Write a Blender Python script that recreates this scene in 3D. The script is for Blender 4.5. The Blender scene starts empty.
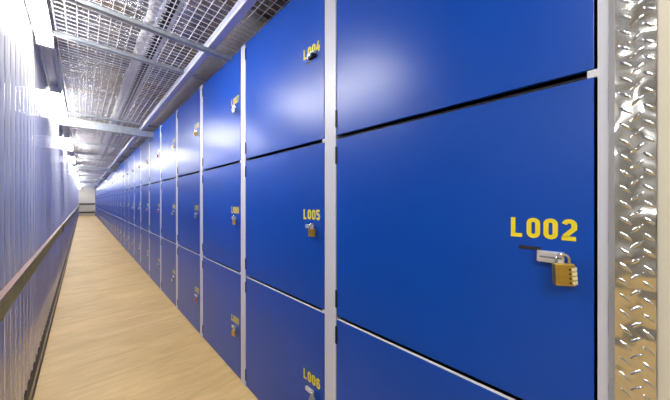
import bpy, bmesh, math, random
from mathutils import Vector, Matrix
random.seed(7)
S = bpy.context.scene
COL = S.collection
PI = math.pi
# ------------------------------------------------------------------ scale of the place (metres)
EYE = 1.254            # camera height
D = 0.789              # lockers' front plane (x)
WL = -0.243            # corrugated wall plane (x)
P = 0.872              # locker column pitch
Y0 = 0.010             # near edge of first door
NC = 35                # columns
YEND = Y0 + NC * P + 0.03
POSTW = 0.0715
MESHZ = 2.372
ROOFZ = 2.62
XR = 1.72              # back of lockers

# ------------------------------------------------------------------ materials
def nodes(name):
    m = bpy.data.materials.new(name); m.use_nodes = True
    nt = m.node_tree; b = nt.nodes['Principled BSDF']
    return m, nt, b
def N(nt, t, **kw):
    n = nt.nodes.new(t)
    for k, v in kw.items():
        if k in n.inputs: n.inputs[k].default_value = v
        else: setattr(n, k, v)
    return n
def ramp(nt, fac, stops):
    r = nt.nodes.new('ShaderNodeValToRGB'); e = r.color_ramp.elements
    while len(e) < len(stops): e.new(0.5)
    for i, (p, c) in enumerate(stops):
        e[i].position = p; e[i].color = (*c, 1)
    nt.links.new(fac, r.inputs[0]); return r
def coords(nt, scale=(1,1,1), rot=(0,0,0)):
    g = nt.nodes.new('ShaderNodeNewGeometry'); mp = nt.nodes.new('ShaderNodeMapping')
    mp.inputs['Scale'].default_value = scale; mp.inputs['Rotation'].default_value = rot
    nt.links.new(g.outputs['Position'], mp.inputs['Vector']); return mp.outputs[0]
def bump(nt, b, h, strength, dist):
    bp = nt.nodes.new('ShaderNodeBump'); bp.inputs['Strength'].default_value = strength; bp.inputs['Distance'].default_value = dist
    nt.links.new(h, bp.inputs['Height']); nt.links.new(bp.outputs[0], b.inputs['Normal']); return bp
def simple(name, col, rough=0.5, metal=0.0, var=0.08, nscale=6.0, bstr=0.0, bdist=0.001, bscale=200.0, coat=0.0):
    m, nt, b = nodes(name)
    v = coords(nt)
    n = N(nt, 'ShaderNodeTexNoise', Scale=nscale, Detail=4.0); nt.links.new(v, n.inputs['Vector'])
    c0 = tuple(x*(1-var) for x in col); c1 = tuple(min(1, x*(1+var)) for x in col)
    r = ramp(nt, n.outputs['Fac'], [(0.3, c0), (0.7, c1)])
    nt.links.new(r.outputs[0], b.inputs['Base Color'])
    b.inputs['Roughness'].default_value = rough; b.inputs['Metallic'].default_value = metal
    b.inputs['Coat Weight'].default_value = coat
    if bstr > 0:
        n2 = N(nt, 'ShaderNodeTexNoise', Scale=bscale, Detail=2.0); nt.links.new(v, n2.inputs['Vector'])
        bump(nt, b, n2.outputs['Fac'], bstr, bdist)
    return m
M = {}
M['blue'] = simple('blue_powder_coat', (0.0, 0.055, 0.37), 0.325, 0.0, 0.05, 3.0, 0.32, 0.0007, 260.0)
M['blue'].node_tree.nodes['Principled BSDF'].inputs['Specular IOR Level'].default_value = 0.40
M['post'] = simple('post_white_metal', (0.58, 0.60, 0.68), 0.38, 0.0, 0.03, 4.0, 0.15, 0.0004, 180.0)
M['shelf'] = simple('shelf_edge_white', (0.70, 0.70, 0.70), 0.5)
M['body'] = simple('locker_carcase', (0.20, 0.20, 0.22), 0.6)
M['black'] = simple('black_plastic', (0.012, 0.012, 0.014), 0.4)
M['yellow'] = simple('yellow_number_vinyl', (0.74, 0.60, 0.012), 0.45, 0.0, 0.03)
M['zinc'] = simple('zinc_latch', (0.70, 0.71, 0.74), 0.32, 0.6, 0.08, 60.0, 0.2, 0.0003, 300.0)
M['chrome'] = simple('chrome_shackle', (0.80, 0.80, 0.82), 0.10, 1.0, 0.02)
M['brass'] = simple('brass_lock', (0.72, 0.47, 0.09), 0.30, 0.85, 0.10, 60.0, 0.15, 0.0003, 300.0)
M['dial'] = simple('lock_dial', (0.80, 0.72, 0.45), 0.35)
M['redlock'] = simple('red_lock', (0.45, 0.05, 0.03), 0.35)
M['bluelock'] = simple('steel_lock', (0.30, 0.33, 0.38), 0.3, 0.8)
M['cream'] = simple('cream_wall_paint', (0.62, 0.59, 0.50), 0.6, 0.0, 0.03, 3.0, 0.1, 0.0005, 120.0)
M['strut'] = simple('galvanised_strut', (0.50, 0.55, 0.60), 0.4, 0.7, 0.12, 25.0)
M['wire'] = simple('galvanised_wire', (0.92, 0.92, 0.94), 0.4, 0.1, 0.05, 30.0)
M['rail_paint'] = simple('lavender_rail', (0.50, 0.53, 0.74), 0.40, 0.25, 0.05, 5.0)
M['traywhite'] = simple('white_tray', (0.82, 0.83, 0.84), 0.4, 0.1, 0.15, 30.0, 0.5, 0.01, 25.0)
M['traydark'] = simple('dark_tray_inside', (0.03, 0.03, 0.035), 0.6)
M['bumper'] = simple('tan_bump_rail', (0.50, 0.40, 0.10), 0.6, 0.0, 0.15, 18.0)
M['bumper_top'] = simple('brown_bump_rail_lip', (0.30, 0.19, 0.16), 0.35, 0.0, 0.10, 14.0)
M['base_dark'] = simple('dark_base_trim', (0.035, 0.028, 0.022), 0.5, 0.0, 0.2, 20.0)
M['base_tan'] = simple('tan_base_cap', (0.30, 0.23, 0.14), 0.4, 0.0, 0.15, 20.0)
M['dull'] = simple('dull_folded_aluminium', (0.50, 0.49, 0.46), 0.45, 0.5)
M['housing'] = simple('white_enamel', (0.82, 0.82, 0.84), 0.35)
M['seam'] = simple('brushed_trunking', (0.55, 0.57, 0.60), 0.3, 0.6, 0.1, 20.0)

def corrug_mat():
    m, nt, b = nodes('ribbed_silver_cladding')
    n = N(nt, 'ShaderNodeTexNoise', Scale=2.0, Detail=3.0); nt.links.new(coords(nt, (0.6, 1.2, 0.4)), n.inputs['Vector'])
    r = ramp(nt, n.outputs['Fac'], [(0.3, (0.66, 0.66, 0.70)), (0.7, (0.78, 0.78, 0.82))])
    nt.links.new(r.outputs[0], b.inputs['Base Color'])
    b.inputs['Roughness'].default_value = 0.17
    b.inputs['Metallic'].default_value = 0.45
    b.inputs['Specular IOR Level'].default_value = 0.6
    n2 = N(nt, 'ShaderNodeTexNoise', Scale=3.0, Detail=2.0); nt.links.new(coords(nt, (1, 1.6, 0.5)), n2.inputs['Vector'])
    bump(nt, b, n2.outputs['Fac'], 0.25, 0.010)
    return m
M['clad'] = corrug_mat()
M['rib_shade'] = simple('painted_rib_shade', (0.20, 0.21, 0.30), 0.4, 0.2)  # groove shade beside the tall ribs, put into the cladding colour
for q in ('bumper','bumper_top','base_dark','base_tan'): M[q].node_tree.nodes['Principled BSDF'].inputs['Specular IOR Level'].default_value = 0.12

def floor_mat():
    m, nt, b = nodes('plywood_floor')
    v = coords(nt, (0.9, 4.5, 1), (0, 0, math.radians(-12)))
    n = N(nt, 'ShaderNodeTexNoise', Scale=2.2, Detail=7.0, Roughness=0.62, Distortion=1.2); nt.links.new(v, n.inputs['Vector'])
    r = ramp(nt, n.outputs['Fac'], [(0.28, (0.60, 0.40, 0.155)), (0.50, (0.69, 0.475, 0.195)), (0.74, (0.78, 0.565, 0.26))])
    v2 = coords(nt, (3.0, 26.0, 1), (0, 0, math.radians(-12)))
    n2 = N(nt, 'ShaderNodeTexNoise', Scale=2.0, Detail=5.0, Roughness=0.7, Distortion=0.6); nt.links.new(v2, n2.inputs['Vector'])
    r2 = ramp(nt, n2.outputs['Fac'], [(0.25, (0.70, 0.64, 0.56)), (0.5, (1, 1, 1)), (0.8, (1.0, 1.0, 0.98))])
    mx = N(nt, 'ShaderNodeMix', data_type='RGBA', blend_type='MULTIPLY'); mx.inputs[0].default_value = 0.45
    nt.links.new(r.outputs[0], mx.inputs[6]); nt.links.new(r2.outputs[0], mx.inputs[7])
    # broad worn patches
    n3 = N(nt, 'ShaderNodeTexNoise', Scale=1.3, Detail=3.0); nt.links.new(coords(nt), n3.inputs['Vector'])
    r3 = ramp(nt, n3.outputs['Fac'], [(0.35, (0.86, 0.84, 0.82)), (0.65, (1, 1, 1))])
    m2 = N(nt, 'ShaderNodeMix', data_type='RGBA', blend_type='MULTIPLY'); m2.inputs[0].default_value = 1.0
    nt.links.new(mx.outputs[2], m2.inputs[6]); nt.links.new(r3.outputs[0], m2.inputs[7])
    # board joints across the corridor
    sx = N(nt, 'ShaderNodeSeparateXYZ'); nt.links.new(coords(nt), sx.inputs[0])
    md = N(nt, 'ShaderNodeMath', operation='PINGPONG'); md.inputs[1].default_value = 1.22; nt.links.new(sx.outputs[1], md.inputs[0])
    lt = N(nt, 'ShaderNodeMath', operation='LESS_THAN'); lt.inputs[1].default_value = 0.0012; nt.links.new(md.outputs[0], lt.inputs[0])
    m3 = N(nt, 'ShaderNodeMix', data_type='RGBA', blend_type='MIX'); nt.links.new(lt.outputs[0], m3.inputs[0])
    nt.links.new(m2.outputs[2], m3.inputs[6]); m3.inputs[7].default_value = (0.28, 0.18, 0.08, 1)
    nt.links.new(m3.outputs[2], b.inputs['Base Color'])
    b.inputs['Roughness'].default_value = 0.55
    bump(nt, b, n2.outputs['Fac'], 0.15, 0.001)
    return m
M['floor'] = floor_mat()
M['grey_wall'] = simple('grey_passage_paint', (0.30, 0.29, 0.27), 0.5, 0.0, 0.1, 2.0)

def foil_mat():
    m, nt, b = nodes('foil_faced_roof')
    v = coords(nt, (1.0, 2.2, 1))
    n = N(nt, 'ShaderNodeTexNoise', Scale=6.0, Detail=6.0, Roughness=0.65, Distortion=0.8); nt.links.new(v, n.inputs['Vector'])
    vv = coords(nt, (0.5, 1.4, 1))
    n0 = N(nt, 'ShaderNodeTexNoise', Scale=2.2, Detail=2.0); nt.links.new(vv, n0.inputs['Vector'])
    r = ramp(nt, n0.outputs['Fac'], [(0.36, (0.70, 0.62, 0.53)), (0.50, (0.84, 0.84, 0.84)), (0.64, (0.70, 0.73, 0.88))])
    nt.links.new(r.outputs[0], b.inputs['Base Color'])
    b.inputs['Metallic'].default_value = 0.85; b.inputs['Roughness'].default_value = 0.24
    bump(nt, b, n.outputs['Fac'], 1.0, 0.06)
    return m
M['foil'] = foil_mat()

def plate_mat():
    m, nt, b = nodes('checker_plate_aluminium')
    v = coords(nt, (8, 8, 8))
    n = N(nt, 'ShaderNodeTexNoise', Scale=2.0, Detail=1.0); nt.links.new(v, n.inputs['Vector'])
    b.inputs['Base Color'].default_value = (0.74, 0.76, 0.77, 1); b.inputs['Metallic'].default_value = 1.0; b.inputs['Roughness'].default_value = 0.13
    bump(nt, b, n.outputs['Fac'], 0.85, 0.012)
    return m
M['plate'] = plate_mat()

def emit(name, col, strength):
    m, nt, b = nodes(name)
    b.inputs['Base Color'].default_value = (0.9, 0.9, 0.9, 1)
    b.inputs['Emission Color'].default_value = (*col, 1); b.inputs['Emission Strength'].default_value = strength
    return m
M['lamp'] = emit('tube_diffuser', (1.0, 0.975, 0.94), 56.0)

# ------------------------------------------------------------------ mesh helpers
class MB:
    def __init__(s): s.v = []; s.f = []; s.mi = []; s.sm = []
    def add(s, vs, fs, mi=0, smooth=False):
        o = len(s.v); s.v += [tuple(v) for v in vs]
        for f in fs: s.f.append(tuple(o+i for i in f)); s.mi.append(mi); s.sm.append(smooth)
    def box(s, a, b, mi=0, T=None):
        x0,y0,z0 = a; x1,y1,z1 = b
        vs = [(x,y,z) for x in (x0,x1) for y in (y0,y1) for z in (z0,z1)]
        if T is not None: vs = [T @ Vector(v) for v in vs]
        s.add(vs, [(0,1,3,2),(4,6,7,5),(0,4,5,1),(2,3,7,6),(0,2,6,4),(1,5,7,3)], mi)
    def tube(s, pts, r, n=8, mi=0, caps=True):
        pts = [Vector(p) for p in pts]; rings = []
        up = None
        for i, p in enumerate(pts):
            d = (pts[min(i+1, len(pts)-1)] - pts[max(i-1, 0)]).normalized()
            if up is None or abs(up.dot(d)) > 0.95: up = Vector((0,0,1)) if abs(d.z) < 0.9 else Vector((1,0,0))
            a = d.cross(up).normalized(); b = a.cross(d).normalized(); up = b
            rings.append([p + r*(math.cos(t)*a + math.sin(t)*b) for t in [2*PI*k/n + PI/n for k in range(n)]])
        vs = [v for rg in rings for v in rg]; fs = []
        for i in range(len(pts)-1):
            for k in range(n):
                fs.append((i*n+k, i*n+(k+1)%n, (i+1)*n+(k+1)%n, (i+1)*n+k))
        s.add(vs, fs, mi, n > 4)
        if caps:
            s.add(rings[0], [tuple(range(n))], mi); s.add(rings[-1], [tuple(range(n))[::-1]], mi)
    def prism(s, prof, axis, a, b, mi=0, smooth=False):
        # prof: 2D closed profile; axis 'y': (x,z) profile extruded along y
        n = len(prof)
        def P3(p, t): return (p[0], t, p[1]) if axis == 'y' else ((t, p[0], p[1]) if axis == 'x' else (p[0], p[1], t))
        vs = [P3(p, a) for p in prof] + [P3(p, b) for p in prof]
        s.add(vs, [(i, (i+1)%n, n+(i+1)%n, n+i) for i in range(n)], mi, smooth)
        s.add(vs, [tuple(range(n))[::-1], tuple(range(n, 2*n))], mi)
    def mesh(s, name, mats, bevel=0):
        me = bpy.data.meshes.new(name); me.from_pydata(s.v, [], s.f)
        for m in (mats if isinstance(mats, (list, tuple)) else [mats]): me.materials.append(m)
        for p, mi, sm in zip(me.polygons, s.mi, s.sm): p.material_index = mi; p.use_smooth = sm
        bm = bmesh.new(); bm.from_mesh(me); bmesh.ops.recalc_face_normals(bm, faces=bm.faces)
        if bevel:
            bmesh.ops.remove_doubles(bm, verts=bm.verts, dist=1e-6)
            bmesh.ops.bevel(bm, geom=list(bm.edges), offset=bevel, segments=2, affect='EDGES', profile=0.6)
        bm.to_mesh(me); bm.free(); me.update(); return me
def link(name, data, parent=None, loc=(0,0,0), rz=0):
    o = bpy.data.objects.new(name, data); COL.objects.link(o)
    o.location = loc; o.rotation_euler = (0,0,rz)
    if parent: o.parent = parent
    return o
def tag(o, label=None, cat=None, group=None, kind=None):
    if label: o['label'] = label
    if cat: o['category'] = cat
    if group: o['group'] = group
    if kind: o['kind'] = kind
    return o
def struct(name, mb, mats, label, cat, bevel=0):
    return tag(link(name, mb.mesh(name, mats, bevel)), label, cat, None, 'structure')
def ordinal(n):
    w = ['zeroth','first','second','third','fourth','fifth','sixth','seventh','eighth','ninth','tenth','eleventh','twelfth','thirteenth','fourteenth','fifteenth','sixteenth','seventeenth','eighteenth','nineteenth','twentieth']
    if n <= 20: return w[n]
    t = {2:'twenty', 3:'thirty', 4:'forty', 5:'fifty'}[n//10]
    return (t + '-' + w[n%10]) if n%10 else t[:-1] + 'ieth'

# ------------------------------------------------------------------ setting
YB = -1.75    # wall behind the camera
XC = -4.2     # far side of the cross passage
b = MB(); b.box((XC, YB, -0.05), (XR, YEND+0.1, 0.0)); struct('floor', b, M['floor'], 'tan plywood floor of the narrow locker corridor', 'floor')
b = MB(); b.box((XC, YB, ROOFZ), (XR, YEND+0.1, ROOFZ+0.05))
k = 0
y = YB
while y < YEND:      # shallow deck ribs across the corridor
    b.prism([(y, ROOFZ+0.001), (y+0.02, ROOFZ-0.022), (y+0.09, ROOFZ-0.022), (y+0.11, ROOFZ+0.001)], 'x', XC, XR); y += 0.22
struct('ceiling', b, M['foil'], 'foil faced ribbed metal ceiling above the wire mesh', 'ceiling')
b = MB(); b.box((WL-0.12, YEND, 0), (XR, YEND+0.1, ROOFZ)); struct('wall_end', b, M['cream'], 'cream end wall closing the far end of the corridor', 'wall')
b = MB(); b.box((XR, YB, 0), (XR+0.1, YEND+0.1, ROOFZ)); struct('wall_right', b, M['cream'], 'wall behind the lockers', 'wall')
b = MB(); b.box((XC, YB-0.1, 0), (XR, YB, ROOFZ)); struct('wall_back', b, M['grey_wall'], 'grey wall behind the viewpoint', 'wall')
b = MB(); b.box((XC-0.1, YB, 0), (XC, 0.6, ROOFZ)); struct('wall_passage', b, M['grey_wall'], 'grey wall at the end of the side passage', 'wall')
b = MB(); b.box((XC, 0.5, 0), (WL-0.13, 0.6, ROOFZ)); struct('wall_corner', b, M['grey_wall'], 'grey wall of the side passage', 'wall')
# cream wall right of the checker plate
b = MB(); b.box((0.781, YB, 0), (XR, -0.0715, ROOFZ)); struct('wall_near', b, M['cream'], 'cream wall at the right edge beside the checker plate', 'wall', 0.002)
# ribbed cladding on the left
b = MB(); prof = []
y = 0.5; PR = 0.125
pts = []
while y < YEND:
    pts += [(0.0, y), (0.0, y+0.030), (0.006, y+0.033), (0.006, y+0.039), (0.0, y+0.042), (0.0, y+0.064), (0.006, y+0.067), (0.006, y+0.073), (0.0, y+0.076), (0.0, y+0.098), (0.0098, y+0.103), (0.0098, y+0.118), (0.0, y+0.1245)]
    y += PR
vs = []; fs = []
for dx, yy in pts: vs += [(WL+dx, min(yy, YEND), 0.0), (WL+dx, min(yy, YEND), MESHZ+0.02)]
fa = [(2*i, 2*i+2, 2*i+3, 2*i+1) for i in range(len(pts)-1)]
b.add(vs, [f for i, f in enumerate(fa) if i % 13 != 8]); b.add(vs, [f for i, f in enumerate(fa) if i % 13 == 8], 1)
b.box((WL-0.12, 0.5, 0), (WL-0.004, YEND, ROOFZ))
struct('wall_left', b, [M['clad'], M['rib_shade']], 'silver vertically ribbed metal cladding wall on the left', 'wall')
# base trim at the left
b = MB(); b.box((WL+0.010, 0.5, 0), (-0.224, YEND, 0.064)); struct('baseboard_left', b, M['base_dark'], 'dark skirting strip along the left wall', 'baseboard')
b = MB(); b.box((WL+0.010, 0.5, 0.064), (-0.222, YEND, 0.072)); struct('trim_1', b, M['base_tan'], 'tan cap on the skirting strip', 'trim')
b = MB(); b.box((WL, 0.5, 0.072), (WL+0.012, YEND, 0.145)); struct('trim_2', b, M['base_dark'], 'dark closing strip under the ribbed cladding', 'trim')

# bump rails on the left wall
segs = [(0.5, 5.75), (5.80, 11.9), (11.95, 18.05), (18.1, 24.2), (24.25, YEND-0.03)]
for i, (a, c) in enumerate(segs):
    root = tag(link('bump_rail', None, None, (WL+0.010, a, 0.85)), ['tan wall bump rail nearest the camera on the left wall', 'second tan bump rail along the left wall, past the dark joint', 'third tan bump rail along the left wall', 'fourth tan bump rail along the left wall', 'farthest tan bump rail, ending at the cream end wall'][i], 'bump rail', 'bump rails on the ribbed wall')
    L = c-a
    m = MB(); m.box((0, 0, -0.040), (0.018, L, 0.040)); link('board', m.mesh('bump_board', M['bumper'], 0.002), root)
    m = MB(); m.box((-0.001, 0, 0.0402), (0.020, L, 0.0445)); tag(link('lip', m.mesh('bump_lip', M['bumper_top']), root), 'reddish brown top lip')
    m = MB(); m.box((0.0, L-0.03, -0.060), (0.024, L+0.015, 0.047)); tag(link('bracket', m.mesh('bump_bracket', M['base_dark'], 0.002), root), 'dark joint bracket')
# rails on the end wall
for i, z in enumerate((1.0, 0.30)):
    m = MB(); m.box((WL+0.035, YEND-0.05, z-0.05), (D-0.02, YEND, z+0.05))
    tag(link('wall_guard_rail', m.mesh('guard', M['base_dark'], 0.003)), ['upper dark guard rail across the cream end wall', 'lower dark guard rail across the cream end wall'][i], 'guard rail', 'guard rails on the end wall')

# ------------------------------------------------------------------ number glyphs (unit: metres, u right, w up)
GW, GH, ST = 0.0285, 0.049, 0.0096
def arc(cx, cy, rx, ry, a0, a1, n=7):
    return [(cx+rx*math.cos(math.radians(a0+(a1-a0)*i/n)), cy+ry*math.sin(math.radians(a0+(a1-a0)*i/n))) for i in range(n+1)]
l, r_, bt, tp = ST/2, GW-ST/2-0.002, ST/2, GH-ST/2
mx_ = (l+r_)/2; rr = (r_-l)/2; my = (bt+tp)/2
def glyph(ch):
    if ch == 'L': return [([(l, GH), (l, bt), (r_+0.002, bt)], False)]
    if ch == '0': return [(arc(mx_, tp-rr, rr, rr, 0, 180)+arc(mx_, bt+rr, rr, rr, 180, 360), True)]
    if ch == '1': return [([(l+0.001, tp-0.007), (mx_, tp-0.001)], False), ([(mx_+0.002, GH), (mx_+0.002, 0)], False)]
    if ch == '2': return [(arc(mx_, tp-rr, rr, rr, 170, 0)+[(r_, my+0.003), (l, bt+0.004)], False), ([(0, bt), (r_+0.003, bt)], False)]
    if ch == '3': return [(arc(mx_, tp-rr, rr, rr, 170, -10)+[(r_-0.002, my+0.002), (mx_, my)], False), ([(mx_, my), (r_-0.002, my-0.002)]+arc(mx_, bt+rr, rr, rr, 10, -170), False)]
    if ch == '4': return [([(mx_+0.001, GH), (l-0.001, bt+0.012), (r_+0.004, bt+0.012)], False), ([(r_-0.003, my+0.004), (r_-0.003, 0)], False)]
    if ch == '5': return [([(r_+0.002, tp), (l, tp), (l, my+0.001)], False), ([(l, my)]+arc(mx_, my-rr+0.003, rr, rr, 120, 0)+arc(mx_, bt+rr, rr, rr, 0, -170), False)]
    if ch == '6': return [(arc(mx_, tp-rr, rr, rr, 10, 180)+arc(mx_, bt+rr, rr, rr, 180, 360)+arc(mx_, my-rr+0.004, rr, rr, 0, 150), False)]
    if ch == '7': return [([(0, tp), (r_, tp), (l+0.004, 0)], False)]
    if ch == '8': return [(arc(mx_, tp-rr, rr, rr, 0, 180)+arc(mx_, my+rr*0.9, rr, rr*0.9, 180, 360), True), (arc(mx_, my-rr*0.9, rr, rr*0.9, 0, 180)+arc(mx_, bt+rr, rr, rr, 180, 360), True)]
    if ch == '9': return [([(GW-ST-0.002-p[0]+ST, GH-p[1]) for p in (arc(mx_, tp-rr, rr, rr, 10, 180)+arc(mx_, bt+rr, rr, rr, 180, 360)+arc(mx_, my-rr+0.004, rr, rr, 0, 150))], False)]
    return []
def number_mesh(txt):
    m = MB(); TH = 0.0008
    for i, ch in enumerate(txt):
        off = i*(GW+0.0042)
        for path, closed in glyph(ch):
            # drop duplicate points
            q = [path[0]]
            for p in path[1:]:
                if math.hypot(p[0]-q[-1][0], p[1]-q[-1][1]) > 1e-5: q.append(p)
            if closed and math.hypot(q[0][0]-q[-1][0], q[0][1]-q[-1][1]) < 1e-5: q.pop()
            n = len(q); L_, R_ = [], []
            for j in range(n):
                p = q[j]
                a = q[j-1] if (j > 0 or closed) else None
                c = q[(j+1) % n] if (j < n-1 or closed) else None
                d1 = Vector((p[0]-a[0], p[1]-a[1])).normalized() if a else None
                d2 = Vector((c[0]-p[0], c[1]-p[1])).normalized() if c else None
                if d1 is None: d1 = d2
                if d2 is None: d2 = d1
                n1 = Vector((-d1.y, d1.x)); n2 = Vector((-d2.y, d2.x)); nn = (n1+n2)
                nn = nn.normalized() if nn.length > 1e-6 else n1
                k = (ST/2)/max(0.45, nn.dot(n1))
                L_.append((p[0]+nn.x*k, p[1]+nn.y*k)); R_.append((p[0]-nn.x*k, p[1]-nn.y*k))
            def V(p, t): return (-t, -(p[0]+off), p[1])
            vs = [V(p, TH) for p in L_]+[V(p, TH) for p in R_]+[V(p, 0) for p in L_]+[V(p, 0) for p in R_]
            cnt = n if closed else n-1; fs = []
            for j in range(cnt):
                k2 = (j+1) % n
                fs += [(j, k2, n+k2, n+j), (j, 2*n+j, 2*n+k2, k2), (n+j, n+k2, 3*n+k2, 3*n+j)]
            m.add(vs, fs)
    return m.mesh('number', M['yellow'])

# ------------------------------------------------------------------ lockers
DW = P - 0.0775           # opening width between posts
TIERS = [('bottom', 0.012, 0.741, 0.377), ('middle', 0.759, 1.520, 1.164), ('top', 1.539, 2.313, 1.952)]   # z0, z1, z of number base
g = 0.003
door_me, body_me, lip_me = {}, {}, {}
for nm, z0, z1, zn in TIERS:
    m = MB(); m.box((0, g, z0), (0.012, DW-g, z1)); door_me[nm] = m.mesh('door_'+nm, M['blue'], 0.0012)
    m = MB(); t = 0.004; x0, x1 = 0.024, 0.90; ya, yb = 0.004, DW-0.004; za, zb = z0-0.009 if nm != 'bottom' else 0.002, z1+0.009 if nm != 'top' else z1
    m.box((x0, ya, za), (x1, ya+t, zb)); m.box((x0, yb-t, za), (x1, yb, zb))
    m.box((x0, ya, za), (x1, yb, za+t)); m.box((x0, ya, zb-t), (x1, yb, zb)); m.box((x1-t, ya, za), (x1, yb, zb))
    body_me[nm] = m.mesh('body_'+nm, M['body'])
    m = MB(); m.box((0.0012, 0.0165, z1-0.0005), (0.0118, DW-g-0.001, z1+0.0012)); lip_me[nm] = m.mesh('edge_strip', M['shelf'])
m = MB(); m.box((-0.003, -0.005, 0), (0.008, 0.006, 0.074)); m.box((-0.0045, -0.003, 0.003), (-0.003, 0.003, 0.071)); hinge_me = m.mesh('hinge', M['black'], 0.001)
m = MB(); m.box((-0.0012, 0, 0), (0.001, 0.044, 0.0085)); slot_me = m.mesh('latch_slot', M['black'])
# swing hasp: back plate, folded staple bar and eye
m = MB()
m.box((-0.013, 0.0, 0.0), (-0.0005, 0.050, 0.0265)); hasp_me = m.mesh('hasp', M['zinc'], 0.003)
m = MB(); m.box((-0.014, 0.004, 0.010), (-0.0128, 0.044, 0.014)); hasp_groove = m.mesh('hasp_groove', M['body'])
m = MB(); m.box((-0.012, 0.0, 0.0), (-0.0005, 0.056, 0.018)); hasp_small = m.mesh('hasp_small', M['zinc'], 0.0025)
m = MB(); m.box((-0.018, -0.006, 0.0), (0.0, 0.044, 0.010)); m.box((-0.03, -0.004, 0.001), (-0.016, 0.012, 0.009)); turn_me = m.mesh('turn_latch', M['black'], 0.001)

def padlock_meshes():
    out = []
    for kind, mat in (('brass', M['brass']), ('steel', M['bluelock']), ('red', M['redlock'])):
        m = MB(); m.box((-0.008, -0.017, -0.036), (0.008, 0.017, 0.0)); body = m.mesh('lock_body_'+kind, mat, 0.0025)
        out.append(body)
    m = MB(); pts = [(0, -0.010, -0.006), (0, -0.010, 0.014)] + [(0, 0.010*math.cos(t), 0.014+0.010*math.sin(t)) for t in [PI*(1-k/8) for k in range(1, 8)]] + [(0, 0.010, 0.014), (0, 0.010, -0.006)]
    m.tube(pts, 0.0028, 8); sh = m.mesh('shackle', M['chrome'])
    m = MB(); m.box((-0.0092, -0.012, -0.030), (-0.0078, 0.012, -0.010)); em = m.mesh('lock_plate', M['dial'], 0.0005)
    return out, sh, em
bodies, shackle_me, face_me = padlock_meshes()

def padlock(kind, loc, rz, label):
    root = tag(link('padlock', None, None, loc, rz), label, 'padlock', 'padlocks hanging on the locker doors')
    link('lock_body', bodies[kind], root); link('shackle', shackle_me, root)
    if kind != 0: link('face_plate', face_me, root)
    return root

ROWS = {'top': 'top', 'middle': 'middle', 'bottom': 'bottom'}
TAIL_DARK = {}
for k in range(NC):
    y0 = Y0 + k*P
    for ti, nm in enumerate(('top', 'middle', 'bottom')):
        _, z0, z1, zn = [t for t in TIERS if t[0] == nm][0]
        no = 3*k + ti + 1; txt = 'L%03d' % no
        if k < 3: lab = 'blue storage locker marked %s, %s row of the %s column from the camera' % (txt, nm, ordinal(k+1))
        else: lab = 'blue storage locker in the %s row, %s column from the camera' % (nm, ordinal(k+1))
        root = tag(link('storage_locker', None, None, (D, y0, 0)), lab, 'locker', 'blue lockers along the right side')
        link('body', body_me[nm], root)
        door = link('door', door_me[nm], root)
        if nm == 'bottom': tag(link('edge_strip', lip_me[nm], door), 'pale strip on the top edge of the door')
        if k < 16:
            tag(link('number', number_mesh(txt), door, (-0.0001, 0.154, zn)), 'yellow lettering ' + txt)
        for hz in (z0+0.034, z1-0.031-0.074):
            link('hinge', hinge_me, door, (0, DW-0.001, hz))
        zl = zn - 0.052          # top of the hasp below the number
        link('latch_slot', slot_me, door, (0, 0.093, zn-0.0290))
        if (k, nm) == (1, 'top'):
            tag(link('turn_latch', turn_me, door, (0, 0.055, zn-0.020)), 'black turn latch')
            tag(link('hasp', hasp_me, door, (0, 0.062, zn-0.016)), 'short zinc hasp, no padlock')
            continue
        if k: tag(link('hasp', hasp_small, door, (0, 0.071, zn-0.041)), 'zinc grey hasp')
        else: tag(link('hasp', hasp_me, door, (0, 0.050, zn-0.0535)), 'zinc grey hasp')
        if k == 0: tag(link('hasp_rib', hasp_groove, door, (0, 0.050, zn-0.0525)), 'darker rib along the hasp')
        # padlock
        zl = zn - 0.070 if k == 0 else zn - 0.040
        if (k, nm) == (0, 'middle'): continue
        kind = {(1, 'middle'): 0, (1, 'bottom'): 1, (2, 'middle'): 0, (2, 'bottom'): 0, (2, 'top'): 1, (3, 'bottom'): 2, (3, 'middle'): 1}.get((k, nm), random.choice([0, 1, 1, 1, 0, 1, 1, 2]))
        if nm == 'top' and k > 2 and random.random() < 0.35: continue
        if k > 6 and random.random() < 0.25: continue
        where = 'locker %s' % txt if k < 3 else 'the %s row locker of the %s column from the camera' % (nm, ordinal(k+1))
        padlock(kind, (D-0.0105 if k == 0 else D-0.020, y0+(0.055 if k == 0 else 0.064)+random.uniform(-0.003, 0.003), zl), math.radians(random.uniform(-22, 30)), '%s padlock hanging on %s' % (['brass', 'steel grey', 'dull red'][kind], where))

# the large brass combination padlock on L002
root = tag(link('padlock', None, None, (D-0.016, Y0+0.052, 1.1110), math.radians(0)), 'square brass combination padlock with pale dials on locker L002', 'padlock', 'padlocks hanging on the locker doors')
TR = Matrix.Translation((0, 0.0, 0)) @ Matrix.Rotation(math.radians(27), 4, 'Z')
root.rotation_euler = (math.radians(-3), 0, math.radians(27))
m = MB(); m.box((-0.009, -0.018, -0.045), (0.009, 0.018, 0.003)); link('lock_body', m.mesh('comb_body', M['brass'], 0.0016), root)
m = MB(); pts = [(0, -0.012, -0.006), (0, -0.012, 0.012)] + [(0, 0.012*math.cos(t), 0.012+0.012*math.sin(t)) for t in [PI*(1-q/8) for q in range(1, 8)]] + [(0, 0.012, 0.012), (0, 0.012, -0.006)]
m.tube(pts, 0.0030, 10); link('shackle', m.mesh('comb_shackle', M['chrome']), root)
for q in range(4):
    m = MB(); zc = -0.0085-0.0098*q; m.tube([(0.0, -0.0145, zc-0.0034), (0.0, -0.0145, zc+0.0034)], 0.0096, 14)
    tag(link('dial', m.mesh('dial', M['dial']), root), 'pale number dial')
m = MB()
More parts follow.
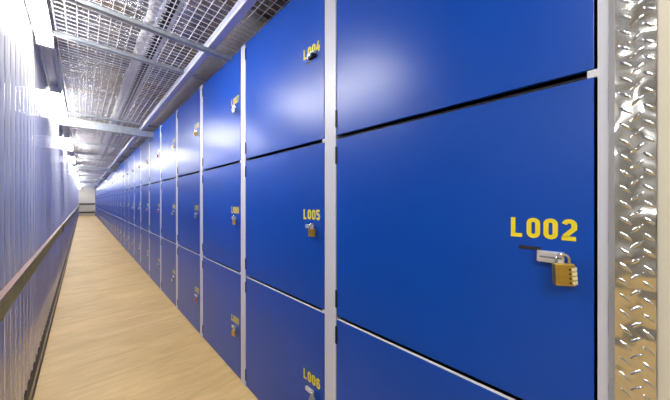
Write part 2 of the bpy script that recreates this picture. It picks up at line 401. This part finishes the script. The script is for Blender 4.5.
for q in range(4):
    zc = -0.0085-0.0098*q; m.box((-0.0096, -0.0095, zc-0.0022), (-0.0088, -0.0065, zc+0.0022))
tag(link('index_marks', m.mesh('index_marks', M['black']), root), 'black index marks beside the dials')

# posts
m = MB(); m.box((0, 0, 0), (0.035, POSTW, 2.327))
for nm, z0, z1, zn in TIERS[:2]:
    m.box((0.0003, POSTW, z1+0.0008), (0.012, POSTW+0.016, z1+0.0172))
post_me = m.mesh('post', M['post'])
for k in range(NC+1):
    yf = Y0 + k*P - 0.0025
    if k == NC: lab = 'white locker post at the far end wall'
    elif k == 0: lab = 'white locker post beside the checker plate'
    else: lab = 'white vertical locker post between the %s and %s columns from the camera' % (ordinal(k), ordinal(k+1))
    tag(link('locker_post', post_me, None, (D, yf-POSTW, 0)), lab, 'post', 'white posts between the locker columns')

# ------------------------------------------------------------------ checker plate corner guard
root = tag(link('corner_guard', None, None, (0.775, -0.0435, 0)), 'shiny silver checker plate guard at the right end of the lockers', 'corner guard')
XF = 0.775; ya, yb, yc = -0.0078, -0.017, -0.0704
m = MB()
z1 = ROOFZ-0.002
prof = [(0.7885, ya), (XF, yb), (XF, yc), (XF+0.003, yc-0.0005), (XF+0.003, yb+0.001), (0.7885, ya+0.0005)]
prof = [(x-0.775, y+0.0435) for x, y in prof]
m.prism(prof, 'z', 0.001, z1)
me_ = MB(); me_.prism([(x-0.0003, y+0.0001) for x, y in [(0.7885-0.775, ya+0.0435), (0.0, yb+0.0435), (0.0002, yb+0.0432), (0.7885-0.775+0.0004, ya+0.0432)]], 'z', 0.001, z1)
def lens(c, du, dn, L, W, H, m=m):
    # c centre, du long direction, dn outward normal
    c, du, dn = Vector(c), Vector(du).normalized(), Vector(dn).normalized(); dw = dn.cross(du)
    vs = []; n = 12
    for j in range(n):
        t = 2*PI*j/n; e = math.cos(t); f = math.sin(t)
        vs.append(c + du*L/2*e + dw*W/2*f*(abs(f)**0.4))
    m.add(vs + [c + dn*H + du*L*0.22, c + dn*H, c + dn*H - du*L*0.22],
          [(0,1,12),(1,2,12),(2,3,13,12),(3,4,14,13),(4,5,14),(5,6,14),(6,7,14),(7,8,14),(8,9,13,14),(9,10,12,13),(10,11,12),(11,0,12)], 0, True)
PZ = 0.0312; pv = 0.01561
for j in range(-45, 50):
    zc = 1.278 + j*PZ
    if zc < 0.02 or zc > z1-0.02: continue
    def at(y, z): return (0.0, y+0.0435, z)
    lens(at(-0.0311, zc), (0, -0.7, -0.7), (-1, 0, 0), 0.025, 0.0068, 0.0028)     # '\' in the view
    lens(at(-0.0612, zc+0.001), (0, -0.7, -0.7), (-1, 0, 0), 0.022, 0.0068, 0.0028)
    if zc-pv > 0.02: lens(at(-0.0463, zc-pv), (0, -0.7, 0.7), (-1, 0, 0), 0.025, 0.0068, 0.0028)
    if zc-pv > 0.02:
        dv = Vector((XF-0.7885, yb-ya, 0)).normalized(); nn = Vector((dv.y, -dv.x, 0)); nn = -nn if nn.x > 0 else nn
        lens((0.0066, -0.0124+0.0435, zc-pv), dv*0.75+Vector((0, 0, 0.75)), nn, 0.021, 0.005, 0.0015, me_)
tag(link('folded_edge', me_.mesh('folded_edge', M['dull']), root), 'duller grey folded edge')
link('checker_plate', m.mesh('checker_plate', M['plate']), root)

# ------------------------------------------------------------------ ceiling mesh panels
PL = 2.4; CELLX, CELLY = 0.050, 0.050
m = MB(); wr = 0.0024
x = -0.124
xs = []
while x < 1.62: xs.append(x); x += CELLX
for x in xs: m.tube([(x, 0, 0), (x, PL, 0)], wr, 4, 0, False)
y = 0.0
while y < PL-1e-4:
    m.tube([(xs[0], y+0.005, 0.0035), (xs[-1], y+0.005, 0.0035)], wr, 4, 0, False); y += CELLY
mesh_me = m.mesh('wire_panel', M['wire'])
i = 0; y = -0.06
while y + PL < YEND + 0.6:
    o = tag(link('wire_mesh_panel', mesh_me, None, (0, y, MESHZ)), 'galvanised wire mesh ceiling panel, %s from the camera' % ordinal(i+1), 'mesh panel', 'wire mesh panels under the roof')
    y += PL; i += 1
# struts
def strut(s, z0, z1, w, x0, x1, label):
    m = MB(); hh = z1-z0
    m.box((x0, -w/2, 0), (x1, w/2, 0.003)); m.box((x0, -w/2, 0), (x1, -w/2+0.003, hh)); m.box((x0, w/2-0.003, 0), (x1, w/2, hh))
    m.box((x0, -w/2, hh-0.002), (x1, w/2, hh))
    tag(link('ceiling_strut', m.mesh('strut', M['strut']), None, (0, s, z0)), label, 'strut', 'galvanised struts across the corridor')
strut(1.905, EYE+1.028, EYE+1.055, 0.030, WL+0.012, D-0.002, 'nearest grey strut crossing below the pale lavender rail')
for j, s in enumerate([2.50, 4.62, 6.85, 8.3, 9.4, 12.4, 13.9, 15.6, 17.6, 19.4, 21.2, 23.2, 25.2, 27.2, 29.0]):
    strut(s, EYE+1.088, EYE+1.113, 0.024, WL+0.012, 1.60, '%s pale strut crossing under the wire mesh, counted from the camera' % ordinal(j+2))
for j, s in enumerate([4.80, 11.2, 16.6, 22.2, 26.4]):
    m = MB(); m.prism([(s, EYE+0.975), (s+0.03, EYE+0.965), (s+0.06, EYE+0.975), (s+0.06, EYE+1.075), (s, EYE+1.075)], 'x', WL+0.012, D-0.001)
    o = link('ceiling_beam', m.mesh('beam', M['strut']))
    tag(o, '%s deep grey blue sheet beam across the corridor ceiling' % ordinal(j+1), 'beam', 'deep beams across the corridor')
# lavender rail above the lockers
root = tag(link('ceiling_rail', None, None, (0.64, 0, EYE+1.08)), 'long pale lavender steel rail running along the ceiling above the lockers', 'rail')
m = MB()
m.prism([(-0.020, 0.030), (-0.020, -0.018), (0.026, -0.018), (0.026, -0.014), (-0.016, -0.014), (-0.016, 0.030)], 'y', YB+0.02, YEND-0.01)
link('channel', m.mesh('channel', M['rail_paint'], 0), root)
m = MB(); m.prism([(-0.024, -0.010), (-0.024, -0.018), (-0.019, -0.022), (-0.014, -0.018), (-0.0201, -0.010)], 'y', YB+0.02, YEND-0.01); tag(link('edge_bead', m.mesh('bead', M['housing']), root), 'bright white edge')
# perforated cable tray above the mesh
root = tag(link('cable_tray', None, None, (0.39, 0, EYE+1.20)), 'slotted white cable tray with dark inside above the wire mesh', 'cable tray')
m = MB()
m.box((-0.055, YB+0.02, 0), (-0.026, YEND-0.02, 0.004)); m.box((0.034, YB+0.02, 0), (0.050, YEND-0.02, 0.004)); m.box((0.050, YB+0.02, 0), (0.054, YEND-0.02, 0.05))
y = YB+0.05
while y < 12:
    m.box((-0.026, y, 0), (-0.010, y+0.015, 0.004)); y += 0.036
link('tray', m.mesh('tray', M['traywhite']), root)
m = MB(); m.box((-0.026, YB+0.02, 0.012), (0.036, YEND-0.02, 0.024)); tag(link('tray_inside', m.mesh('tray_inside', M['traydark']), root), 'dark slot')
m = MB(); m.box((-0.060, YB+0.02, 0.0), (-0.055, YEND-0.02, 0.05)); link('tray_side', m.mesh('tray_side', M['traywhite']), root)

# crinkled foil insulation
def blanket(x0, x1, ya, yb, z, h, label, nx, dy, seed, slope=0.0, top_z=None):
    rnd = random.Random(seed); ny = int((yb-ya)/dy); m = MB(); vs = []
    for j in range(ny+1):
        for i in range(nx+1):
            u = i/nx; zz = z + slope*(1-u) + rnd.uniform(0, h)*0.8; xx = x0+(x1-x0)*u + rnd.uniform(-0.008, 0.008)
            vs.append((xx, ya+dy*j+rnd.uniform(-0.3, 0.3)*dy, zz))
    top = len(vs)
    for j in range(ny+1):
        for i in range(nx+1):
            x, y, q = vs[j*(nx+1)+i]; vs.append((x, y, top_z or z+h+0.02))
    fs = []; W = nx+1
    for j in range(ny):
        for i in range(nx):
            a = j*W+i; fs.append((a, a+1, a+W+1, a+W)); a += top; fs.append((a, a+W, a+W+1, a+1))
        for a, c in ((j*W, (j+1)*W), (j*W+nx, (j+1)*W+nx)): fs.append((a, c, c+top, a+top))
    for r0 in (0, ny*W):
        for i in range(nx): fs.append((r0+i, r0+i+1, r0+i+1+top, r0+i+top))
    m.add(vs, fs, 0, True)
    tag(link('insulation_strip', m.mesh('insulation', M['blanket'])), label, 'insulation')
M['blanket'] = simple('crinkled_white_foil', (0.88, 0.88, 0.87), 0.35, 0.05, 0.08, 12.0, 0.6, 0.01, 30.0)
blanket(0.79, 1.03, 1.75, YEND-0.1, 2.43, 0.05, 'crinkled pale foil insulation strip under the roof above the lockers', 5, 0.065, 1, 0.11, ROOFZ-0.001)
blanket(0.285, 0.330, 0.3, YEND-0.1, MESHZ+0.010, 0.02, 'narrow crinkled white foil strip beside the slotted cable tray', 2, 0.05, 2)
# ------------------------------------------------------------------ lights
XLa, XLb = -0.217, -0.139
m = MB(); m.box((XLa+0.004, YB+0.001, 2.338), (XLb-0.004, YEND-0.01, 2.366))
tag(link('light_trunking', m.mesh('trunking', M['seam'], 0.001)), 'grey trunking along the top of the left wall carrying the tube lights', 'trunking')
LL = 1.5
def half(w, hh, n=10):
    return [(-w/2, 0.0)] + [(-w/2*math.cos(PI*k/n)*(1 if abs(math.cos(PI*k/n)) < .99 else 1), -hh*(math.sin(PI*k/n)**0.55)) for k in range(n+1)] + [(w/2, 0.0)]
m = MB(); m.prism([(p[0], p[1]) for p in half(0.074, 0.042)[1:-1]], 'y', 0.03, LL-0.03, 0, True); diff_me = m.mesh('diffuser', M['lamp'])
m = MB(); m.box((-0.036, 0, 0.0), (0.036, LL, 0.012)); hous_me = m.mesh('housing', M['housing'], 0.001)
m = MB(); m.box((-0.039, 0, -0.044), (0.039, 0.03, 0.001)); cap_me = m.mesh('end_cap', M['housing'], 0.003)
lights = [1.1 + 2.5*q for q in range(12) if 1.1+2.5*q+LL < YEND]
def batten(loc, rz, label):
    root = tag(link('tube_light', None, None, loc, rz), label, 'light', 'tube lights along the corridor')
    link('housing', hous_me, root); link('diffuser', diff_me, root)
    link('end_cap', cap_me, root, (0, 0, 0)); link('end_cap', cap_me, root, (0, LL-0.03, 0)); return root
for q, s in enumerate(lights):
    batten(((XLa+XLb)/2, s, 2.3265), 0, '%s lit tube light along the top of the left wall, counted from the camera' % ordinal(q+1))
pl = batten((-2.2, -0.2, 2.326), PI/2, 'lit tube light in the side passage behind the viewpoint')
m = MB(); m.tube([(0, 0, 0.012), (0, 0, ROOFZ-2.344)], 0.004, 6); rod = m.mesh('hanger_rod', M['strut'])
for yy in (0.2, LL-0.2): link('hanger_rod', rod, pl, (0, yy, 0))
batten(((XLa+XLb)/2, -1.65, 2.326), 0, 'added tube light out of view above the viewpoint, brightening the near doors')  # unseen fixture added to lift the light on near doors, plate and wall
# conduits bridging the lights
m = MB()
for q, s in enumerate(lights[:-1]):
    a, c = s+LL-0.02, s+2.5+0.02
    m = MB(); x = XLb-0.012
    m.tube([(x, a, 2.300), (x, a+0.05, 2.300), (x, a+0.09, 2.310), (x, c-0.09, 2.310), (x, c-0.05, 2.300), (x, c, 2.300)], 0.008, 8)
    tag(link('conduit', m.mesh('conduit', M['strut'])), 'grey conduit bridging the %s and %s tube lights' % (ordinal(q+1), ordinal(q+2)), 'conduit', 'conduits between the tube lights')

# ------------------------------------------------------------------ world, camera, view
w = bpy.data.worlds.new('World'); S.world = w; w.use_nodes = True
w.node_tree.nodes['Background'].inputs[0].default_value = (0.75, 0.8, 0.9, 1); w.node_tree.nodes['Background'].inputs[1].default_value = 0.05
cam = bpy.data.cameras.new('Camera'); co = bpy.data.objects.new('Camera', cam); COL.objects.link(co); S.camera = co
cam.sensor_width = 36; cam.sensor_fit = 'HORIZONTAL'; cam.lens = 260/670*36; cam.shift_y = 1/670; cam.clip_start = 0.01
co.location = (0, 0, EYE); co.rotation_euler = (PI/2, 0, -math.atan(252.5/260))
S.view_settings.view_transform = 'Standard'; S.view_settings.look = 'None'; S.view_settings.gamma = 1; S.view_settings.exposure = 0.58
S.view_settings.use_curve_mapping = False
S.cycles.max_bounces = 10; S.cycles.glossy_bounces = 6; S.cycles.diffuse_bounces = 5
S.cycles.sample_clamp_indirect = 4.0
